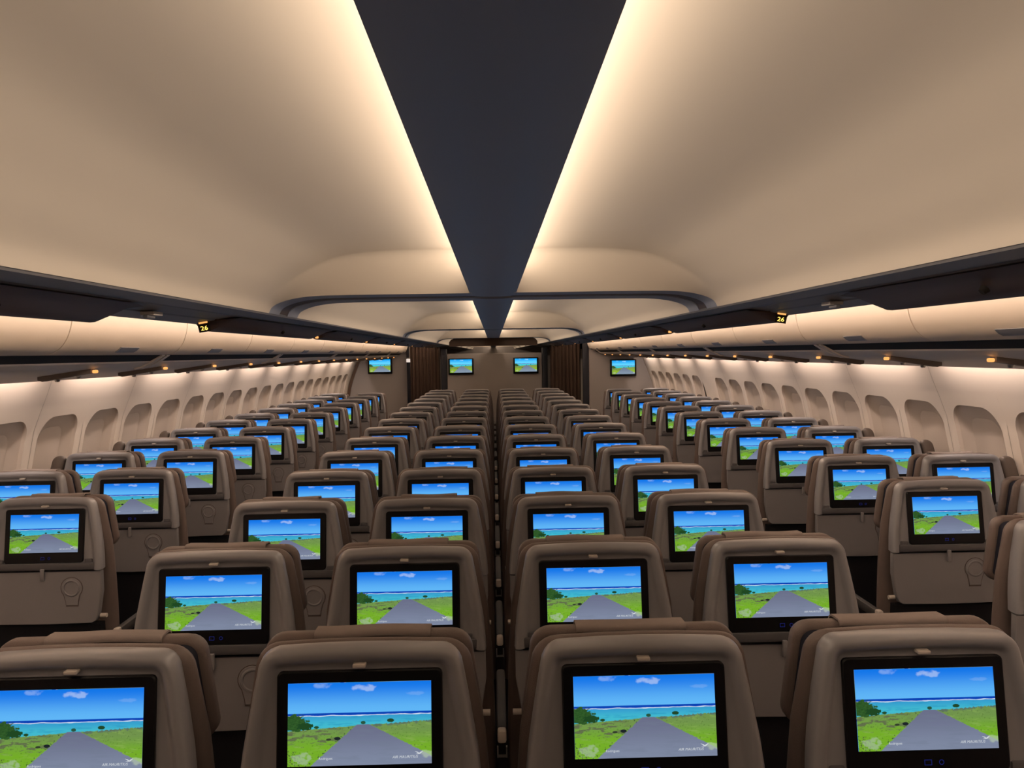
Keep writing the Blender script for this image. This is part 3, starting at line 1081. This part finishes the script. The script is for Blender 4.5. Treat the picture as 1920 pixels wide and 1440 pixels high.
def cover(seed):
    rnd = random.Random(seed)
    ph, am = rnd.uniform(0, 6), rnd.uniform(.0015, .006)
    x0, x1 = -.112 + rnd.uniform(-.012, .012), .112 + rnd.uniform(-.012, .012)
    path = [(.100, 1.146), (.102, 1.1515), (.110, 1.1545), (.124, 1.1555), (.140, 1.1545), (.151, 1.148), (.1555, 1.134), (.1565, 1.07), (.1565, 1.01)]
    nx = 12
    rings = []
    for i in range(nx + 1):
        t = i / nx
        x = x0 + (x1 - x0) * t
        up, dn = [], []
        for j, (y, z) in enumerate(path):
            w = am * (1 + math.sin(ph + t * 7.0)) * (1.0 if j < 3 else .35 if j < 5 else .0)
            up.append((x, y - (w if j < 3 else 0), z + w * .7 + .0015))
            dn.append((x, y - (w if j < 3 else 0) + .0005, z + w * .7 - .0025))
        rings.append(up + dn[::-1])
    return MB().loft(rings).data('headrest_cover', M_CLOTH, angle=60)


COVERS = [cover(s) for s in range(6)]

# cushion, arm rests, legs
mb = MB()
mb.rbox(-.215, .215, .06, .58, .33, .45, .035, 3)
S_CUSH = mb.data('seat_cushion', M_LEATHER, angle=60)
S_ARM = MB().rbox(-.0145, .0145, .02, .46, .600, .640, .010).data('armrest', M_PAD)
S_ACAP = MB().rbox(-.0125, .0125, -.012, .022, .606, .642, .007).data('armrest_cap', M_PIN)
mb = MB().box(-.0145, .0145, .004, .010, .560, .566)
for s in (-1, 1):
    mb.box(s * .0125 - .002, s * .0125 + .002, .002, .014, .560, .590)
S_ABRK = mb.data('hinge_bracket', M_METAL, smooth=False)
mb = MB().box(-.225, .225, .10, .14, .27, .33).box(-.225, .225, .42, .46, .27, .33)
S_FRAME = mb.data('seat_frame', M_FRAME, smooth=False)
mb = MB()
mb.tube((0, .12, .30), (0, .10, .0), .018, 8)
S_LEGR = mb.data('leg', M_FRAME)
S_LEGF = MB().tube((0, .44, .30), (0, .50, .0), .018, 8).data('leg', M_FRAME)
mb = MB().box(-.0145, .0145, .03, .085, .30, .598)
S_SPREAD = mb.data('armrest_stand', M_FRAME, smooth=False)
# dark grey wing beside the window seats
wg = []
for y, k in ((-.020, .88), (-.015, .98), (-.004, 1.0), (.008, .97), (.016, .88)):
    wg.append([(u * k + .006 - (w * .28), y, 1.062 + w * k) for u, w in rrect(.036, .082, .032, 5)])
S_WING = MB().loft(wg).data('side_wing', M_GREYWING, angle=60)


def seat(x, y, label, group, arm=.2625, left_arm=False, right_arm=True, window=0, detail=2, i=0):
    t = link('aircraft_seat', None, None, (x, y, 0))
    tag(t, label, 'seat', group)
    link('back_shell', S_SHELL, t)
    m = link('monitor', S_BEZEL, t)
    s = link('screen', S_SCREEN, m)
    if detail >= 2:
        link('airline_lettering', CAPS[0], m)
        link('place_caption', CAPS[1], m)
        link('bird_emblem', S_BIRD, m)
        link('bezel_icons', S_ICONS, m)
    if detail >= 1:
        link('coat_hook', S_HOOK, t)
    link('ledge', S_LEDGE, t)
    tr = link('tray_table', S_TRAY, t)
    if detail >= 1:
        link('cup_holder_groove', S_CUPG, tr)
        link('cup_holder', S_CUP, tr)
        link('tray_latch', S_TLATCH, t)
        for sx in (-1, 1):
            link('pivot_pin', S_PIN, t, (sx * .219, YT + .018, .700))
    link('literature_pocket', S_POCKET, t)
    link('backrest', S_BACK, t)
    h = link('headrest', S_HEAD, t)
    link('headrest_backing', S_HBACK, h)
    link('headrest_cover', COVERS[(i * 7 + int(x * 10)) % 6], h)
    link('seat_cushion', S_CUSH, t)
    for on, sx in ((left_arm, -1), (right_arm, 1)):
        if on:
            a = link('armrest', S_ARM, t, (sx * arm, 0, 0))
            if detail >= 1:
                link('armrest_cap', S_ACAP, a)
                link('hinge_bracket', S_ABRK, a)
            link('armrest_stand', S_SPREAD, a)
    link('seat_frame', S_FRAME, t)
    for sx in (-1, 1):
        link('leg', S_LEGR, t, (sx * .17, 0, 0))
        link('leg', S_LEGF, t, (sx * .17, 0, 0))
    if window:
        w = link('side_wing', S_WING, t, (window * .262, .055, 0))
        w.scale.x = window
    return t


CPOS = ('beside the left aisle', 'left of the middle gap', 'right of the middle gap', 'beside the right aisle')
for n in range(15):
    for c in range(4):
        seat(CENTRE_X[c], ROW0 + PITCH_Y * n, 'brown leather seat in %s centre row from the camera, %s' % (ORD[n], CPOS[c]),
             'seats of the centre block', left_arm=(c == 0), detail=2 if n < 4 else 1 if n < 9 else 0, i=n * 4 + c)
for sgn, side, xs in ((-1, 'left', (-1.765, -2.285)), (1, 'right', (1.785, 2.305))):
    n = 0
    for k in range(-1 if sgn > 0 else 0, 12):
        for c, nm in enumerate(('aisle', 'window')):
            if k < 0 and c == 1:
                continue
            seat(xs[c], SIDE0 + PITCH_Y * k, 'brown leather %s seat in %s row from the camera of the %s block' % (nm, ORD[n], side),
                 'seats of the %s block' % side, arm=.2575,
                 left_arm=(sgn > 0 and c == 0) , right_arm=(sgn < 0 and c == 0) or (sgn > 0 and c == 0) or (sgn < 0 and c == 1),
                 window=sgn if c == 1 else 0, detail=2 if k < 2 else 1 if k < 7 else 0, i=k * 3 + c + (40 if sgn > 0 else 0))
        n += 1
